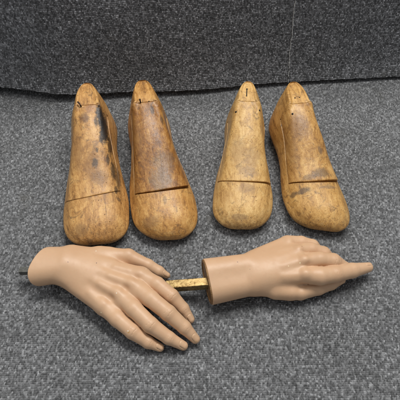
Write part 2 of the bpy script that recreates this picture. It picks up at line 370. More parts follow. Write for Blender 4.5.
def make_last(name, label, toe_px, comb_px, P, cols, seed, stains, nails=(), holes=(), slots=(), rough=.42, dirt=.5, cracks=()):
    toe = W(toe_px[0], toe_px[1], .9); comb = W(comb_px[0], comb_px[1], 9.8 * P.get('h', 1))
    d = comb[:2] - toe[:2]; L = math.hypot(*d); rz = math.atan2(-d[0], d[1])
    Ls = P.get('Ls', 23.3); ky = (L + .0) / 20.6           # comb centre sits at s = 20.6
    root = thing(name, label, 'shoe last', (toe[0], toe[1], 0), rz, 'old wooden shoe lasts standing in a row')
    cut, top = P.get('cut', 5.6), 18.3
    base = list(np.linspace(0, 1, 40) ** 1.9 * 4.0) + list(np.linspace(4.1, Ls - 3.2, 170)) + list(Ls - 3.1 * (np.linspace(1, 0, 40) ** 1.9))
    fixed = []
    for c in (cut, top): fixed += [c - .05, c - .02, c + .02, c + .05]
    rows = sorted(set([round(b, 4) for b in base if min(abs(b - cut), abs(b - top)) > .08] + fixed))
    # columns: right half reversed so index runs right-bottom .. top .. left-bottom
    nh = 8 * NSP + 1; NC = 2 * nh - 2
    def column(j):     # j in 0..NC-1 : 0 bottom centre, nh-1 top, on to left
        return (j, 1) if j < nh else (NC - j, -1)
    jr = int(P.get('jr', 5.55) * NSP); jl = NC - int(P.get('jl', 5.55) * NSP)
    top_skew = P.get('lean', 0)
    G = np.zeros((len(rows), NC, 3))
    SS = np.linspace(0, Ls, 481); PR = np.array([catmull(last_profile(t_, P, Ls)) for t_ in SS])
    for i, s in enumerate(rows):
        prof = catmull(last_profile(s, P, Ls)); ztop = prof[-1][1]
        for j in range(NC):
            a, sg = column(j); x, z = prof[a]; x *= sg
            # the saw cut slants across the forepart and leans back at its sides: rows slide along the surface
            w_ = math.exp(-((s - cut) / 3.0) ** 2)
            sh = (P.get('slant', 0) * x + P.get('leanback', .62) * min(ztop - z, 2.2)) * w_ if s > .5 and s < Ls - 1 else 0
            y = s
            if abs(sh) > 1e-4:
                y = s + sh; q_ = min(max(y / Ls * 480, 0), 479.999); k0 = int(q_); fr_ = q_ - k0
                x, z = PR[k0, a] * (1 - fr_) + PR[k0 + 1, a] * fr_; x *= sg
            y += P.get('nose', 0) * x * max(0, 1 - s / 8) ** 1.5
            hb = max(0, (s - 15) / 9) ** 2.2
            y += hb * (.9 * math.exp(-((z - 3.2) / 2.6) ** 2) - .9 * max(0, z - 6.5) / 3.3)
            x += top_skew * (z / 9.8) ** 1.5 * min(1, s / 14) + P.get('bow', 0) * math.sin(math.pi * min(1, s / 22)) + P.get('tip', 0) * max(0, 1 - s / 9) ** 1.5
            G[i, j] = (x, y * ky, z)
    # soft hand-made irregularity
    G[..., 0] += .04 * np.sin(G[..., 1] * .9 + seed) * np.sin(G[..., 2] * 1.1)
    du = np.roll(G, -1, 1) - np.roll(G, 1, 1); dv = np.gradient(G, axis=0)
    N = np.cross(du, dv); N /= (np.linalg.norm(N, axis=2, keepdims=True) + 1e-9)
    if (N[:, nh - 1, 2].mean()) < 0: N = -N
    ri0 = rows.index(round(cut + .02, 4)) if round(cut + .02, 4) in rows else int(np.argmin([abs(r - cut - .02) for r in rows]))
    ri1 = int(np.argmin([abs(r - top + .02) for r in rows]))
    # --- body: block region sunk 6 mm behind narrow slot walls
    B = G.copy(); depth = .8
    B[ri0:ri1 + 1, jr:jl + 1] -= N[ri0:ri1 + 1, jr:jl + 1] * depth
    # arrises of the body along the slot
    V = B.reshape(-1, 3); nr = len(rows)
    F = [(i * NC + j, i * NC + (j + 1) % NC, (i + 1) * NC + (j + 1) % NC, (i + 1) * NC + j) for i in range(nr - 1) for j in range(NC)]
    F.append(tuple(range(NC - 1, -1, -1))); F.append(tuple((nr - 1) * NC + j for j in range(NC)))
    # --- block patch
    gp = P.get('gap', .06); raise_ = P.get('raise', .08)
    sub = G[ri0:ri1 + 1, jr:jl + 1].copy(); sn = N[ri0:ri1 + 1, jr:jl + 1]
    m, q = sub.shape[:2]
    rowS = np.array(rows[ri0:ri1 + 1])
    li = np.linspace(-1, 1, q)
    lift = raise_ * np.exp(-(rowS - cut) / 2.2)[:, None] * (.55 + .45 * np.clip(li * P.get('rside', -1) + .3, -1, 1)[None, :])
    lift = np.maximum(lift, 0)
    sub += sn * (lift + .015)[..., None]
    # front gap
    fr = np.exp(-(rowS - cut) / .25)[:, None] * gp * (.45 + .9 * np.clip(-li * P.get('gside', 0) + .2, 0, 1))[None, :] 
    sub[..., 1] += fr
    for e0, e1 in ((0, 1), (q - 1, q - 2)):
        dv_ = sub[:, e1] - sub[:, e0]; ln_ = np.linalg.norm(dv_, axis=1, keepdims=True) + 1e-9
        mv = dv_ / ln_ * np.minimum(P.get('sgap', .055), ln_ * .8); sub[:, e0] += mv; sub[:, e1] += mv * .3
    # rounded arris: the outermost ring drops
    ring = np.zeros((m, q)); 
    for w_, dd in ((0, .05), (1, .018)):
        ring[w_, :] = np.maximum(ring[w_, :], dd); ring[m - 1 - w_, :] = np.maximum(ring[m - 1 - w_, :], dd)
        ring[:, w_] = np.maximum(ring[:, w_], dd * .6); ring[:, q - 1 - w_] = np.maximum(ring[:, q - 1 - w_], dd * .6)
    sub -= sn * ring[..., None]
    low = sub - sn * (.6 + lift[..., None])
    BV = np.concatenate([sub.reshape(-1, 3), low.reshape(-1, 3)])
    BF = []
    for i in range(m - 1):
        for j in range(q - 1):
            a = (i * q + j, i * q + j + 1, (i + 1) * q + j + 1, (i + 1) * q + j)
            BF.append(a); BF.append(tuple(x + m * q for x in a[::-1]))
    o = m * q
    for i in range(m - 1): BF.append((i * q, (i + 1) * q, o + (i + 1) * q, o + i * q)); BF.append(((i + 1) * q + q - 1, i * q + q - 1, o + i * q + q - 1, o + (i + 1) * q + q - 1))
    for j in range(q - 1): BF.append((j + 1, j, o + j, o + j + 1)); e = (m - 1) * q; BF.append((e + j, e + j + 1, o + e + j + 1, o + e + j))
    # lateral inset so the side slots read
    mat4 = Matrix.Translation(Vector((toe[0], toe[1], 0))) @ Matrix.Rotation(rz, 4, 'Z'); inv = mat4.inverted()
    bvh = BVHTree.FromPolygons([Vector(v) for v in G.reshape(-1, 3)], F)
    def hit(px, py):
        o_ = inv @ Vector(CAM); d_ = (inv.to_3x3() @ Vector(ray(px, py))).normalized()
        loc, nor, _, _ = bvh.ray_cast(o_, d_)
        if loc is None: return None
        if nor.dot(d_) > 0: nor = -nor
        return np.array(loc), np.array(nor)
    st = []
    for (px, py, rad, colr, s_) in stains:
        hh = hit(px, py)
        if hh is not None: st.append((hh[0], rad, colr, s_))
    ck = [(hit(*a)[0], hit(*b)[0]) for a, b in cracks if hit(*a) and hit(*b)]
    mat = wood_mat('aged wood ' + str(seed), *P['cols'], seed, st, rough, dirt, ck)
    mat2 = wood_mat('aged wood block ' + str(seed), *P.get('cols2', P['cols']), seed + 20, st, rough - .06, dirt, ck)
    b = mesh_obj('wood_body', V, F, mat, root); recalc(b)
    k = mesh_obj('instep_block', BV, BF, mat2, root); recalc(k)
    for ob in (b, k):
        bv = ob.modifiers.new('edges', 'EDGE_SPLIT'); bv.split_angle = R(38)
    for (px, py, kind) in nails:
        hh = hit(px, py)
        if hh is None: continue
        p, nn = hh
        if kind == 'bent': pts = [p - nn * .3, p + np.array([0, 0, .25]), p + np.array([-.12, .1, .55]), p + np.array([-.38, .35, .75])]; rr = [.11, .11, .11, .12]
        elif kind == 'peg': pts = [p - nn * .3, p + np.array([0, 0, .3]), p + np.array([-.03, .08, .55]), p + np.array([-.03, .08, .6])]; rr = [.10, .10, .10, .16]
        else: pts = [p - nn * .3, p + nn * .06, p + nn * .07]; rr = [.11, .11, .09]
        v, f = tube(pts, rr, 10); mesh_obj('nail', v, f, M_nail, root)
    for (px, py, rr) in holes:
        hh = hit(px, py)
        if hh is None: continue
        p, nn = hh
        v, f = tube([p - nn * .3, p + nn * .045], [rr, rr * .92], 12); mesh_obj('nail_hole', v, f, M_hole, root)
    for pa, pb, rr in slots:
        ha, hb2 = hit(*pa), hit(*pb)
        if ha is None or hb2 is None: continue
        k_ = [hit(pa[0] + (pb[0] - pa[0]) * t / 6, pa[1] + (pb[1] - pa[1]) * t / 6) for t in range(7)]
        v, f = tube([q[0] - q[1] * (rr * .75) for q in k_], [rr] * 7, 8); mesh_obj('nail_slot', v, f, M_hole, root)
    return root, hit
BLK = (.012, .011, .011); GRM = (.10, .065, .04); GRY = (.19, .12, .065)
make_last('shoe_last', 'dark orange brown wooden shoe last with a long black worn patch on its instep', (98, 247), (87, 93),
    dict(cols=((.20, .090, .026), (.50, .255, .078), (.71, .42, .150)), cut=5.5, slant=.10, jr=5.35, jl=4.4, w=1.06, toe=3.3, gap=.05, **{'raise': .09}), None, 1,
    [(99, 112, (.55, 1.3, 1.2), BLK, .95), (104, 128, (.75, 3.0, 1.6), BLK, .97), (96, 122, (.3, .9, .8), BLK, .8), (101, 140, (.3, .6, .6), BLK, .8), (97, 150, (.22, .5, .6), BLK, .75), (108, 160, (.25, .9, .6), BLK, .75), (113, 170, (.35, 1.5, 1.0), BLK, .8), (116, 190, (.25, .6, .6), BLK, .7), (92, 165, (1.4, 2.6, 2), (.24, .115, .04), .6), (100, 178, (1.2, 1.2, 1), (.20, .10, .04), .55), (90, 108, (.9, .8, .8), (.36, .17, .07), .6), (101, 120, (.5, 1.6, 1.2), BLK, .9), (110, 146, (.35, 2.0, 1.2), BLK, .8), (118, 180, (.35, 2.2, 1.2), (.05, .035, .025), .7), (95, 163, (.45, .8, .6), (.06, .045, .035), .8), (84, 118, (.8, .9, .9), (.14, .07, .035), .7), (76, 150, (1.2, 4, 2), (.22, .11, .04), .5), (80, 230, (1.3, 1.0, 1.0), (.20, .115, .05), .5)],
    nails=[(81, 107, 'bent')], holes=[(99, 106, .12)], rough=.40, dirt=.75, cracks=[((92, 197), (94, 226)), ((104, 196), (107, 220))])
make_last('shoe_last', 'reddish brown glossy wooden shoe last with a dark open slot above its toe', (169, 242.5), (145, 90),
    dict(cols=((.22, .095, .024), (.51, .255, .070), (.70, .42, .145)), cols2=((.13, .048, .012), (.33, .145, .036), (.56, .30, .088)), cut=5.6, slant=.0, jr=5.0, jl=5.45, nose=-.12, tip=.2, w=1.07, heel=.93, toe=2.4, comb=.18, lean=-.22, blunt=3.0, gap=.34, gside=1, **{'raise': .20}), None, 2,
    [(160, 180, (1.6, 1.8, 1.5), GRY, .6), (165, 162, (1.8, 1.8, 1.5), (.17, .10, .055), .6), (152, 110, (.3, .9, .6), (.05, .03, .02), .7), (162, 120, (.25, .8, .6), (.06, .035, .02), .7), (165, 200, (.3, .8, .5), (.12, .07, .04), .5), (150, 222, (1.6, .9, 1.0), (.24, .13, .055), .5), (138, 140, (.7, 5, 2), (.2, .09, .03), .5)],
    nails=[(140.5, 103, 'peg')], holes=[(149, 101.5, .10)], rough=.33, dirt=.7, cracks=[((158, 128), (163, 180)), ((162, 200), (178, 199)), ((160, 192), (161, 203))])
make_last('shoe_last', 'palest tan wooden shoe last with an upright dark slot in its flat top', (241.5, 231.5), (248, 90.5),
    dict(cols=((.32, .16, .050), (.60, .355, .120), (.78, .52, .215)), cut=5.9, slant=0, jr=4.7, jl=4.8, nose=.05, w=.985, heel=.96, toe=2.7, comb=.20, gap=.2, gside=1, **{'raise': .17}), None, 3,
    [(238, 150, (1.2, 2.6, 1.5), (.38, .23, .10), .45), (252, 158, (1.3, 2.2, 1.5), (.34, .20, .09), .5), (248, 172, (1.6, .8, 1.5), (.30, .18, .09), .5), (247, 188, (1.6, .8, 1.0), (.30, .165, .07), .5), (239, 217, (1.3, .5, .6), (.26, .17, .09), .5), (226, 197, (.9, 1.2, 1), (.42, .23, .08), .4), (262, 130, (.4, .9, .9), (.2, .12, .07), .4)],
    nails=[], holes=[(236, 112, .16), (259.5, 110.5, .16)], slots=[((246.9, 89), (246.6, 96.5), .12), ((246.9, 88.6), (247.0, 89.6), .20)], rough=.42, dirt=.65, cracks=[((243, 185), (241, 208)), ((250, 120), (253, 160))])
make_last('shoe_last', 'golden tan wooden shoe last with a dark smear across its slanting toe', (323, 233), (296, 92.5),
    dict(cols=((.25, .115, .030), (.55, .30, .088), (.74, .46, .165)), cols2=((.20, .085, .022), (.48, .25, .072), (.69, .42, .148)), cut=6.1, slant=-.07, jr=5.3, jl=5.3, nose=-.36, tip=.2, Ls=23.8, w=1.0, toe=2.8, gap=.34, gside=1, **{'raise': .20}), None, 4,
    [(303, 191, (1.2, .42, .8), GRM, .75), (293, 195, (.6, .45, .6), GRM, .7), (321, 173, (1.3, .75, .8), GRM, .65), (310, 177, (1.2, .4, .6), GRM, .5), (330, 187, (1.6, .25, .6), (.2, .12, .07), .6), (320, 150, (.35, .9, .7), (.18, .11, .06), .7), (298, 125, (1.6, 2.2, 2), (.22, .105, .035), .65), (292, 150, (.8, 3.5, 2), (.24, .12, .042), .5)],
    nails=[(295, 98, 'flush')], holes=[(292.5, 114, .16), (299.5, 97.5, .09)], rough=.38, dirt=.72, cracks=[((311.5, 118), (313, 176)), ((318, 184), (327, 214)), ((303, 105), (300, 140))])

# ------------------------------------------------------------------ signed distance hands
def smin(a, b, k):
    h = np.clip(.5 + .5 * (b - a) / k, 0, 1); return b + (a - b) * h - k * h * (1 - h)
def cap(P, a, b, ra, rb):
    a = np.asarray(a, np.float32); b = np.asarray(b, np.float32); ab = b - a
    t = np.clip(((P - a) @ ab) / float(ab @ ab), 0, 1)[..., None]
    return np.linalg.norm(P - (a + t * ab), axis=-1) - (ra + t[..., 0] * (rb - ra))
def ell(P, c, axes, radii):
    """ellipsoid with given (orthonormal) axes"""
    q = (P - np.asarray(c, np.float32)) @ np.asarray(axes, np.float32).T / np.asarray(radii, np.float32)
    l = np.linalg.norm(q, axis=-1); return (l - 1) * min(radii) * (.6 + .4 * np.clip(l, 0, 1))
def unit(v): v = np.asarray(v, float); return v / np.linalg.norm(v)
def frame(x, zhint):
    x = unit(x); y = unit(np.cross(zhint, x)); z = np.cross(x, y); return np.array([x, y, z])
def surface_nets(f, lo, hi, h):
    xs = [np.arange(lo[i], hi[i] + h, h, dtype=np.float32) for i in range(3)]
    nx, ny, nz = map(len, xs); D = np.empty((nx, ny, nz), np.float32)
    YZ = np.stack(np.meshgrid(xs[1], xs[2], indexing='ij'), -1)
    for i0 in range(0, nx, 8):
        sl = xs[0][i0:i0 + 8]
        P = np.empty((len(sl), ny, nz, 3), np.float32); P[..., 0] = sl[:, None, None]; P[..., 1:] = YZ[None]
        D[i0:i0 + 8] = f(P)
    ins = D < 0
    corners = [(i, j, k) for i in (0, 1) for j in (0, 1) for k in (0, 1)]
    cnt = sum(ins[i:nx - 1 + i, j:ny - 1 + j, k:nz - 1 + k].astype(np.int8) for i, j, k in corners)
    act = (cnt > 0) & (cnt < 8); idx = -np.ones(act.shape, np.int64); cells = np.argwhere(act); idx[act] = np.arange(len(cells))
    acc = np.zeros((len(cells), 3)); c = np.zeros(len(cells))
    for a in corners:
        for ax in range(3):
            if a[ax]: continue
            b = list(a); b[ax] = 1
            da = D[cells[:, 0] + a[0], cells[:, 1] + a[1], cells[:, 2] + a[2]]; db = D[cells[:, 0] + b[0], cells[:, 1] + b[1], cells[:, 2] + b[2]]
            m = (da < 0) != (db < 0); t = np.where(m, da / (da - db + 1e-12), 0)
            p = np.tile(np.array(a, float), (len(cells), 1)); p[:, ax] += t
            acc[m] += p[m]; c[m] += 1
    V = (cells + acc / c[:, None]) * h + np.array(lo)
    Fs = []
    for ax in range(3):
        sl0 = [slice(None)] * 3; sl1 = [slice(None)] * 3; sl0[ax] = slice(0, -1); sl1[ax] = slice(1, None)
        s0 = ins[tuple(sl0)]; s1 = ins[tuple(sl1)]; e = np.argwhere(s0 != s1); o1, o2 = [(1, 2), (2, 0), (0, 1)][ax]
        e = e[(e[:, o1] > 0) & (e[:, o2] > 0)]
        def id_(d1, d2):
            q = e.copy(); q[:, o1] -= d1; q[:, o2] -= d2; return idx[q[:, 0], q[:, 1], q[:, 2]]
        quad = np.stack([id_(1, 1), id_(0, 1), id_(0, 0), id_(1, 0)], 1)
        flip = ~s0[e[:, 0], e[:, 1], e[:, 2]]; quad[flip] = quad[flip][:, ::-1]
        Fs.append(quad)
    F = np.concatenate(Fs); F = F[(F >= 0).all(1)]
    return V, F
def grad(f, P, e=.01):
    Gd = np.stack([f(P + np.eye(3, dtype=np.float32)[i] * e) - f(P - np.eye(3, dtype=np.float32)[i] * e) for i in range(3)], -1) / (2 * e)
    return Gd
def project(f, V, it=3):
    V = V.astype(np.float32)
    for _ in range(it):
        d = f(V); G_ = grad(f, V); V = V - np.clip(d, -.1, .1)[:, None] * G_ / (np.sum(G_ ** 2, -1, keepdims=True) + .15)
    return V
def subdivide(V, F):
    """one level of plain quad subdivision"""
    nv = len(V); E = np.concatenate([F[:, [0, 1]], F[:, [1, 2]], F[:, [2, 3]], F[:, [3, 0]]]); Es = np.sort(E, 1)
    U, inv = np.unique(Es, axis=0, return_inverse=True); inv = inv.ravel(); em = V[U].mean(1); fc = V[F].mean(1)
    m = len(F); e = [inv[i * m:(i + 1) * m] + nv for i in range(4)]; c = np.arange(m) + nv + len(U)
    NF = np.concatenate([np.stack([F[:, 0], e[0], c, e[3]], 1), np.stack([e[0], F[:, 1], e[1], c], 1), np.stack([c, e[1], F[:, 2], e[2]], 1), np.stack([e[3], c, e[2], F[:, 3]], 1)])
    return np.concatenate([V, em, fc]), NF

def skin_mat(name, chips):
    k = NT(name); P = k.coord('Object')
    n1 = k.noise(P, .25, 4, .55); n2 = k.noise(P, 1.4, 4, .6)
    c = k.mix(k.smooth(n1, .3, .7), (.565, .35, .205), (.61, .39, .235))
    c = k.mix(k.math('MULTIPLY', k.smooth(n2, .52, .75), .22), c, (.50, .28, .165))
    vo = k.vor(P, .55, 1); ch = k.math('MULTIPLY', k.smooth(k.math('ADD', vo.outputs['Distance'], k.math('MULTIPLY', k.noise(P, 9, 2), .05)), .055, .045), k.math('GREATER_THAN', k.sep(vo.outputs['Color'])[1], .72))
    vo2 = k.vor(P, .8, 1); dk = k.math('MULTIPLY', k.smooth(vo2.outputs['Distance'], .05, .03), k.math('GREATER_THAN', k.sep(vo2.outputs['Color'])[2], .9))
    c = k.mix(k.math('MULTIPLY', dk, .55), c, (.22, .12, .08))
    edge = k.math('MULTIPLY', k.math('SUBTRACT', k.noise(P, 8, 3), .5), .9)
    for cen, r_, colr in chips:
        d = k.math('ADD', k.math('DIVIDE', k.vmath('DISTANCE', P, tuple(cen)), r_), edge)
        c = k.mix(k.smooth(d, 1.05, .8), c, colr)
    k.put(k.p.inputs['Base Color'], c)
    k.put(k.p.inputs['Roughness'], k.math('ADD', .36, k.math('MULTIPLY', n2, .22)))
    k.p.inputs['Subsurface Weight'].default_value = .12; k.p.inputs['Subsurface Radius'].default_value = (1, .4, .25); k.p.inputs['Subsurface Scale'].default_value = .003
    k.L(k.bump(k.math('ADD', n2, k.math('MULTIPLY', k.noise(P, 14, 3, .6), .12)), .0006, .35), k.p.inputs['Normal'])
    return k.m
J = W
class Hand:
    """fingers: list of chains [(point, radius), ...]; everything in world centimetres"""
    def __init__(s): s.palm = []; s.fingers = []; s.bumps = []; s.grooves = []; s.kp = .8; s.kf = .55; s.kff = .13; s.cut = None; s.flat = []
    def f(s, P, detail=True):
        d = None
        for a, b, ra, rb in s.palm:
            q = cap(P, a, b, ra, rb); d = q if d is None else smin(d, q, s.kp)
        for c, ax, rad, k in s.flat: d = smin(d, ell(P, c, ax, rad), k)
        fd = None
        for ch in s.fingers:
            q = None
            for (a, ra), (b, rb) in zip(ch[:-1], ch[1:]):
                w = cap(P, a, b, ra, rb); q = w if q is None else smin(q, w, .22)
            fd = q if fd is None else smin(fd, q, s.kff)
        d = smin(d, fd, s.kf)
        for c, r, amp in s.bumps:
            dd = np.sum((P - np.asarray(c, np.float32)) ** 2, -1); d = d - amp * np.exp(-dd / (r * r))
        for a, b, r, amp in (s.grooves if detail else ()):      # ridges (+) or grooves (-) along a segment
            a = np.asarray(a, np.float32); b = np.asarray(b, np.float32); ab = b - a
            t = np.clip(((P - a) @ ab) / float(ab @ ab), 0, 1)[..., None]
            dd = np.sum((P - (a + t * ab)) ** 2, -1); d = d - amp * np.exp(-dd / (r * r))
        if s.cut is not None:
            p, nn = s.cut; q = (P - np.asarray(p, np.float32)) @ np.asarray(nn, np.float32)
            d = -smin(-d, -q, .12)
        return d
    def build(s, name, mat, root, h=.11):
        pts = [p for c in s.fingers for p, _ in c] + [q for a, b, _, _ in s.palm for q in (a, b)]
        pts = np.array(pts); lo = pts.min(0) - 3.6; hi = pts.max(0) + 2.2; lo[2] = -1.2; hi[2] = pts[:, 2].max() + 3
        V, F = surface_nets(lambda P: s.f(P, False), lo, hi, h); V = project(s.f, V, 2); V, F = subdivide(V, F); V = project(s.f, V, 3)
        V, F = np.asarray(V), F
        # keep largest component implicitly; drop anything through the floor
        V = V.astype(float); V[:, 2] = np.where(V[:, 2] < .02, .02 + (V[:, 2] - .02) * .05, V[:, 2])
        print(name, len(V), 'verts z', V[:, 2].min(), V[:, 2].max())
        return V, F
def world_hit(V, F, px, py):
    bvh = BVHTree.FromPolygons([Vector(v) for v in V], [tuple(int(i) for i in f) for f in F])
    return bvh
def nail_mesh(bvh, tip, back, normal, length, width, setback):
    """a fingernail: a thin curved plate laid on the finger near its tip"""
    ax = unit(np.array(tip) - np.array(back)); nn = np.array(normal, float); nn = unit(nn - ax * (nn @ ax)); sd = np.cross(nn, ax)
    nu, nv = 17, 21; top = []; U = []
    for j in range(nv):
        v = j / (nv - 1)
        for i in range(nu):
            u = -1 + 2 * i / (nu - 1)
            # rounded square outline
            ww = width * (1 - .10 * (1 - v)) * (1 - max(0, (v - .72) / .28) ** 2.4 * .45) * (1 - max(0, (.22 - v) / .22) ** 2.4 * .35)
            ll = (v - .5) * length + (1 - u * u) * (.10 * length if v > .5 else -.10 * length) * abs(v - .5) * 2
            q = np.array(tip) - ax * setback + ax * ll + sd * u * ww * .5
            o_ = Vector(q + nn * 2.5); loc, nor, _, _ = bvh.ray_cast(o_, Vector(-nn), 4)
            if loc is None: loc = Vector(q); nor = Vector(nn)
            e = max(abs(u), abs(2 * v - 1)); hgt = .045 * (1 - e ** 8) - .02 * (e > .99)
            if v > .85: hgt += .012
            top.append(np.array(loc) + nn * hgt); U.append(np.array(loc) - nn * .05)
    V = top + U; o = nu * nv; F = []
    for j in range(nv - 1):
        for i in range(nu - 1):
            a = (j * nu + i, j * nu + i + 1, (j + 1) * nu + i + 1, (j + 1) * nu + i); F.append(a); F.append(tuple(x + o for x in a[::-1]))
    for i in range(nu - 1): F.append((i + 1, i, o + i, o + i + 1)); e = (nv - 1) * nu; F.append((e + i, e + i + 1, o + e + i + 1, o + e + i))
    for j in range(nv - 1): F.append((j * nu, (j + 1) * nu, o + (j + 1) * nu, o + j * nu)); F.append(((j + 1) * nu + nu - 1, j * nu + nu - 1, o + j * nu + nu - 1, o + (j + 1) * nu + nu - 1))
    return V, F
def nail_grooves(H, tip, r_, back, nn, ln, wd, sb):
    ax = unit(tip - back); n_ = unit(nn - ax * (nn @ ax)); sd = np.cross(n_, ax)
    def P_(u, v):          # u across -1..1, v along 0..1
        sn = min(.95, u * wd * .5 / (r_ * 1.08)); along = -sb + (v - .5) * ln
        rr = r_ * (1.0 if along < 0 else math.sqrt(max(.1, 1 - (along / (r_ * 1.2)) ** 2)))
        return tip + ax * along + (n_ * math.sqrt(1 - sn * sn) + sd * sn) * rr * 1.03
    path = [P_(-1, .72), P_(-1, .35), P_(-.85, .1), P_(-.45, -.03), P_(0, -.07), P_(.45, -.03), P_(.85, .1), P_(1, .35), P_(1, .72)]
    for a, b in zip(path[:-1], path[1:]): H.grooves.append((a, b, .060, -.055))
def finish_hand(H, name, label, cat, base, nails, chip_px, matname):
    rad = {tuple(np.round(np.array(c[-1][0]), 4)): c[-1][1] for c in H.fingers}
    for tip, back, nn, ln, wd, sb in nails:
        nail_grooves(H, np.array(tip), rad[tuple(np.round(np.array(tip), 4))], np.array(back), np.array(nn, float), ln, wd, sb)
    V, F = H.build(name, None, None)
    root = thing(name, label, cat, tuple(base), 0)
    bvh = world_hit(V, F, 0, 0)
    def hit(px, py):
        loc, nor, _, _ = bvh.ray_cast(Vector(CAM), Vector(ray(px, py)).normalized()); return None if loc is None else np.array(loc)
    chips = []
    for px, py, r_, colr in chip_px:
        p = hit(px, py)
        if p is not None: chips.append((p - base, r_, colr))
    mat = skin_mat(matname, chips)
    mesh_obj('body', V - base, F, mat, root)
    for tip, back, nn, ln, wd, sb in nails:
        v, f = nail_mesh(bvh, tip, back, nn, ln, wd, sb); o = mesh_obj('fingernail', np.array(v) - base, f, mat, root); recalc(o)
    return root
PALE = (.80, .72, .60); TAN = (.50, .30, .13)
# ---- hand lying palm down (left in the picture)
A = Hand()
wr0, wr1 = J(26, 269, 2.7), J(64, 264.5, 3.0)
ydir = np.array([0, 1.0, 0]); side = .62
off = np.array([.05, 1.0, 0])
# forearm end: two parallel capsules give a flattened oval
for sg in (-1, 1):
    A.palm.append((wr0 + off * sg * .80 + np.array([-2.5, 0, 0]), wr1 + off * sg * .62, 2.15, 1.78))
mcp = dict(i=J(141, 276, 2.9), m=J(133, 286, 3.05), r=J(119, 295, 2.75), p=J(104, 306, 2.05))
cmc = dict(i=J(72, 258, 2.9), m=J(70, 264, 3.1), r=J(68, 270, 2.9), p=J(66, 276, 2.4))
for k_, r0, r1 in (('i', 1.45, 1.12), ('m', 1.5, 1.15), ('r', 1.45, 1.12), ('p', 1.4, 1.12)):
    A.palm.append((cmc[k_], mcp[k_], r0, r1))
A.palm.append((J(80, 262, 1.9), J(120, 292, 1.6), 1.3, 1.0))
A.palm.append((J(74, 257, 2.5), J(108, 257, 2.3), 1.45, 1.2))      # thenar mass under the thumb
A.fingers = [
  [(mcp['i'], 1.08), (J(157, 284.5, 3.05), .98), (J(171.5, 296, 2.85), .91), (J(183, 308.5, 1.75), .76), (J(190.3, 319.3, .90), .54)],
  [(mcp['m'], 1.14), (J(150.2, 298.6, 3.35), 1.05), (J(168.2, 313, 3.10), .98), (J(184.4, 327.4, 1.95), .83), (J(195.3, 339, .88), .58)],
  [(mcp['r'], 1.10), (J(133.8, 309.0, 3.0), 1.04), (J(150.4, 325.0, 2.70), .98), (J(168.8, 338, 1.65), .80), (J(183.3, 345.8, .80), .57)],
  [(mcp['p'], 1.08), (J(117.6, 318.8, 2.15), 1.02), (J(132.6, 331.6, 2.0), .93), (J(148.2, 342.3, 1.25), .75), (J(160, 347.6, .70), .50)],
  [(J(100, 256, 2.5), 1.25), (J(128, 257, 2.45), 1.05), (J(148, 265.5, 1.95), .84), (J(159, 271.5, 1.4), .72), (J(167, 275.3, 1.0), .42)],
]
up_ = unit(np.array([0, -.25, 1]))
for k_, a_ in (('i', .12), ('m', .16), ('r', .15), ('p', .13)):
    A.bumps.append((mcp[k_] + up_ * 1.05, .75, a_))
    A.grooves.append((cmc[k_] * .35 + mcp[k_] * .65 + up_ * 1.25, mcp[k_] + up_ * 1.0, .42, .10))      # tendon
pip = dict(i=A.fingers[0][2][0], m=A.fingers[1][2][0], r=A.fingers[2][2][0], p=A.fingers[3][2][0])
def mid(a, b, t=.5): return np.array(a) * (1 - t) + np.array(b) * t
for a_, b_ in (('i', 'm'), ('m', 'r'), ('r', 'p')):
    c = mid(mcp[a_], mcp[b_]); A.palm.append((c, c + (pip[a_] + pip[b_] - mcp[a_] - mcp[b_]) / 2 * .26, .8, .55)); A.bumps.append((c + up_ * 1.0, .58, -.22))
    A.grooves.append((mid(cmc[a_], c, .55) + up_ * 1.2, c + up_ * 1.0, .5, -.09))
def finger_detail(H, ch, upv, big=1.0):
    for (idx, amp) in ((2, .025), (3, .0)):
        p, r = ch[idx]; ax = unit(np.array(ch[idx + 1][0]) - np.array(ch[idx - 1][0])); n_ = unit(upv - ax * (upv @ ax)); sd = np.cross(ax, n_)
        c = np.array(p) + n_ * r * .98
        H.bumps.append((c, .55, amp * big))
        for o_, am in ((-.30, .03), (.0, .024), (.30, .032)):
            w = .42 if idx == 2 else .3
            H.grooves.append((c + ax * o_ - sd * w + n_ * -.08, c + ax * (o_ * .8) + n_ * .02, .055, -am * (1 if idx == 2 else .5)))
            H.grooves.append((c + ax * (o_ * .8) + n_ * .02, c + ax * o_ + sd * w - n_ * .08, .055, -am * (1 if idx == 2 else .5)))
for ch in A.fingers[:4]: finger_detail(A, ch, up_)
A.bumps.append((J(130, 251.5, 3.2), .7, .10)); A.bumps.append((J(100, 268, 4.3), 2.0, -.10))
A.grooves.append((J(120, 262, 3.4), J(143, 270.5, 2.4), .5, -.18))
A.bumps.append((J(62, 281, 3.4), .9, .10)); A.bumps.append((J(64, 262, 4.7), 1.2, .08))
A.cut = (J(44, 270, 2.7), unit(np.array([-.84, .33, -.42])))
nl = []
for ch, ln, wd in ((A.fingers[0], 1.0, .82), (A.fingers[1], 1.12, .95), (A.fingers[2], 1.08, .90), (A.fingers[3], .9, .78), (A.fingers[4], 1.0, .75)):
    tip, back = np.array(ch[-1][0]), np.array(ch[-2][0]); nl.append((tip, back, np.array([0, -.1, 1.0]), ln, wd, .12))
base = np.array([*J(100, 285, 0)[:2], 0])
handA = finish_hand(A, 'mannequin_hand', 'beige mannequin hand lying palm down with spread fingers, a dull grey post at its wrist', 'mannequin hand', base, nl,
    [(101, 312.5, .10, (.80, .64, .40)), (128.5, 332, .17, TAN), (128, 331, .09, PALE), (116.5, 293, .07, PALE), (96, 251, .07, PALE), (146, 269, .06, PALE), (196, 341, .1, TAN), (96.5, 263, .07, (.16, .08, .06)), (68, 262, .08, (.3, .17, .12))], 'beige plastic a')
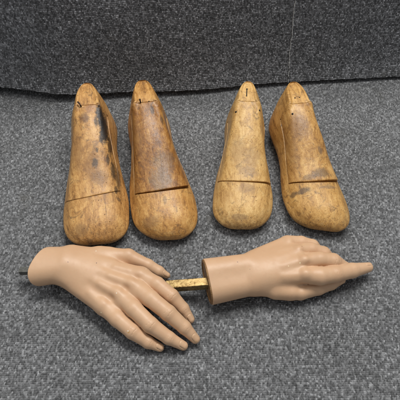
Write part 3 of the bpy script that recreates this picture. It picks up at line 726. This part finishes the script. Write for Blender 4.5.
kf = NT('dull steel'); kn = kf.noise(kf.coord(), 3, 4); kf.put(kf.p.inputs['Base Color'], kf.ramp(kn, [(.3, (.08, .08, .072)), (.7, (.17, .17, .155))])); kf.p.inputs['Metallic'].default_value = .6; kf.p.inputs['Roughness'].default_value = .6; M_steel = kf.m
kf = NT('tarnished brass'); P_ = kf.coord(); kn = kf.noise(P_, 2.6, 6, .72, .2); kf.put(kf.p.inputs['Base Color'], kf.ramp(kn, [(.36, (.14, .08, .03)), (.50, (.38, .26, .11)), (.72, (.56, .42, .20))])); kf.p.inputs['Metallic'].default_value = 1.0
kf.put(kf.p.inputs['Roughness'], kf.math('ADD', .16, kf.math('MULTIPLY', kn, .36))); kf.L(kf.bump(kn, .0003, .3), kf.p.inputs['Normal']); M_brass = kf.m
kf = NT('brown brass'); kn = kf.noise(kf.coord(), 1.8, 5, .7, .6); kf.put(kf.p.inputs['Base Color'], kf.ramp(kn, [(.3, (.10, .055, .025)), (.55, (.32, .18, .075)), (.75, (.5, .32, .14))])); kf.p.inputs['Metallic'].default_value = .5; kf.p.inputs['Roughness'].default_value = .5; M_plate = kf.m
def bevel(o, w=.06, seg=2):
    m = o.modifiers.new('bevel', 'BEVEL'); m.width = w * S; m.segments = seg; m.limit_method = 'ANGLE'; m.angle_limit = R(40)
a = J(20, 271, 2.2); b = J(40, 270.5, 2.5)
v, f = tube([a - base, b - base], [.56, .56], 4, True); o = mesh_obj('mounting_post', v, f, M_steel, handA, smooth=False); bevel(o)

# ---- pointing hand (right in the picture)
B = Hand(); B.kf = .26; B.kff = .06
n2 = unit(np.array([.05, -.42, 1.0]))       # back of the hand faces up and towards the viewer
w0, w1 = J(207.5, 281.8, 3.1), J(252, 274, 3.0)
axis = unit(w1 - w0); across = unit(np.cross(n2, axis))     # across the hand, towards the little finger
for sg in (-1, 1):
    B.palm.append((w0 - axis * 2.5 + across * sg * .95, w1 - axis * .6 + across * sg * .95, 2.12, 1.75))
m2 = dict(p=J(288, 243.5, 2.9), r=J(298, 251, 3.7), m=J(304, 261, 4.1), i=J(305, 274.5, 3.6))
c2 = dict(p=J(255, 261, 2.9), r=J(256, 267, 3.3), m=J(256, 273, 3.3), i=J(256, 280, 3.0))
for k_, r0, r1 in (('p', 1.5, 1.15), ('r', 1.55, 1.15), ('m', 1.55, 1.2), ('i', 1.5, 1.25)):
    B.palm.append((c2[k_], m2[k_] * .93 + c2[k_] * .07 - n2 * .16, r0, r1 * .97))
B.palm.append((J(262, 276, 1.9), J(292, 262, 1.7), 1.5, 1.3))
B.palm.append((J(258, 284, 2.3), J(290, 290, 1.9), 1.45, 1.35))
B.fingers = [
  [(m2['i'], 1.24), (J(320, 276, 3.5), 1.16), (J(335, 274, 3.15), 1.08), (J(352, 270.5, 2.5), .98), (J(368, 267.4, 1.85), .66)],
  [(m2['m'], 1.16), (J(320, 259.2, 3.9), .94), (J(333, 261.2, 3.35), 1.02), (J(345, 268.5, 1.9), .85), (J(336, 272, .85), .75), (J(326, 275, .8), .7)],
  [(m2['r'], 1.12), (J(311, 249.8, 3.4), .94), (J(323, 254.0, 2.75), 1.0), (J(332, 262, 1.4), .85), (J(322, 266, .8), .72), (J(313, 268, .8), .65)],
  [(m2['p'], 1.10), (J(301, 242.8, 2.6), .90), (J(312, 246.3, 2.05), .94), (J(320, 253.5, 1.1), .78), (J(311, 258, .75), .66), (J(303, 260, .75), .6)],
  [(J(276, 289, 2.1), 1.35), (J(300, 291.2, 1.7), 1.12), (J(318, 287.5, 1.35), .98), (J(331, 283.5, 1.1), .84), (J(341, 279.8, .9), .58)],
]
for k_, a_ in (('i', .27), ('m', .24), ('r', .22), ('p', .20)):
    B.bumps.append((m2[k_] + n2 * 1.1 - axis * .1, .62, a_))
    B.grooves.append((mid(c2[k_], m2[k_], .5) + n2 * 1.35, m2[k_] + n2 * 1.05, .44, .06))
for a_, b_ in (('i', 'm'), ('m', 'r'), ('r', 'p')):
    c = mid(m2[a_], m2[b_]); B.bumps.append((c + n2 * 1.1 + axis * .45, .60, -.24)); B.grooves.append((mid(c2[a_], c, .6) + n2 * 1.3, c + n2 * 1.1, .5, -.035))
finger_detail(B, B.fingers[0], n2); finger_detail(B, B.fingers[1][:4] + [B.fingers[1][4]], n2, .7)
B.bumps.append((J(275, 290, 3.6), 1.3, -.14))
B.grooves.append((J(285, 287, 3.6), J(305, 287, 2.8), .6, -.18))
B.cut = (w0, -unit(axis + np.array([.0, .03, 0])))
nb = []
ch = B.fingers[0]; nb.append((np.array(ch[-1][0]), np.array(ch[-2][0]), np.array([0, .3, 1.0]), .95, .66, .12))
ch = B.fingers[4]; nb.append((np.array(ch[-1][0]), np.array(ch[-2][0]), np.array([0, -1.0, .5]), .95, .75, .15))
base2 = np.array([*J(290, 285, 0)[:2], 0])
handB = finish_hand(B, 'mannequin_hand', 'beige mannequin hand pointing its forefinger, with a square brass rod from its wrist', 'mannequin hand', base2, nb,
    [(300, 263, .09, (.80, .66, .42)), (288.5, 266, .07, (.80, .66, .42)), (302, 246.3, .07, (.3, .17, .1)), (237.5, 262, .08, (.3, .17, .12))], 'beige plastic b')
# brass end plate following the oval of the wrist
cutn = -unit(axis + np.array([.0, .03, 0])); e1 = unit(across - cutn * (across @ cutn)); e2 = np.cross(cutn, e1)
ring_ = []
for k_ in range(64):
    th = 2 * math.pi * k_ / 64; d_ = e1 * math.cos(th) + e2 * math.sin(th); lo_, hi_ = .5, 5
    for _ in range(24):
        m_ = (lo_ + hi_) / 2
        if B.f((w0 - cutn * .25 + d_ * m_)[None].astype(np.float32))[0] < 0: lo_ = m_
        else: hi_ = m_
    ring_.append(d_ * lo_)
pv = [w0 + cutn * .14 + r_ * .955 for r_ in ring_] + [w0 + cutn * .0 + r_ * .975 for r_ in ring_] + [w0 + cutn * .14 + r_ * .86 for r_ in ring_] + [w0 + cutn * .04 + r_ * .84 for r_ in ring_] + [w0 + cutn * .04]
pf = []
for k_ in range(64):
    q = (k_ + 1) % 64
    pf += [(k_, q, 64 + q, 64 + k_), (q, k_, 128 + k_, 128 + q), (128 + q, 128 + k_, 192 + k_, 192 + q), (192 + q, 192 + k_, 256)]
o = mesh_obj('end_plate', np.array(pv) - base2, pf, M_plate, handB, smooth=False); recalc(o)
a = J(166.5, 286.5, 2.0); b = w0 + np.array([.3, 0, -.35])
v, f = tube([a - base2, b - base2], [.80, .80], 4, True); o = mesh_obj('brass_rod', v, f, M_brass, handB, smooth=False); bevel(o)

# ------------------------------------------------------------------ light
wd = bpy.data.worlds.new('World'); scene.world = wd; wd.use_nodes = True
bg = wd.node_tree.nodes['Background']; bg.inputs[0].default_value = (.93, .96, 1, 1); bg.inputs[1].default_value = .32
def area(loc, target, size, sy, power, col=(1, 1, 1)):
    l = bpy.data.lights.new('ceiling_lamp', 'AREA'); l.shape = 'RECTANGLE'; l.size = size; l.size_y = sy; l.energy = power; l.color = col
    o = bpy.data.objects.new('ceiling_lamp', l); COL.objects.link(o); o.location = loc
    o.rotation_euler = (Vector(target) - Vector(loc)).to_track_quat('-Z', 'Y').to_euler()
area((.25, .95, 1.9), (0, .5, 0), 1.3, .35, 38, (1, .985, .95))
area((-.9, .3, 1.9), (0, .5, 0), .5, .9, 6, (1, .98, .95))
scene.view_settings.view_transform = 'Standard'; scene.view_settings.look = 'None'; scene.view_settings.exposure = 0; scene.view_settings.gamma = 1
scene.render.engine = 'CYCLES'
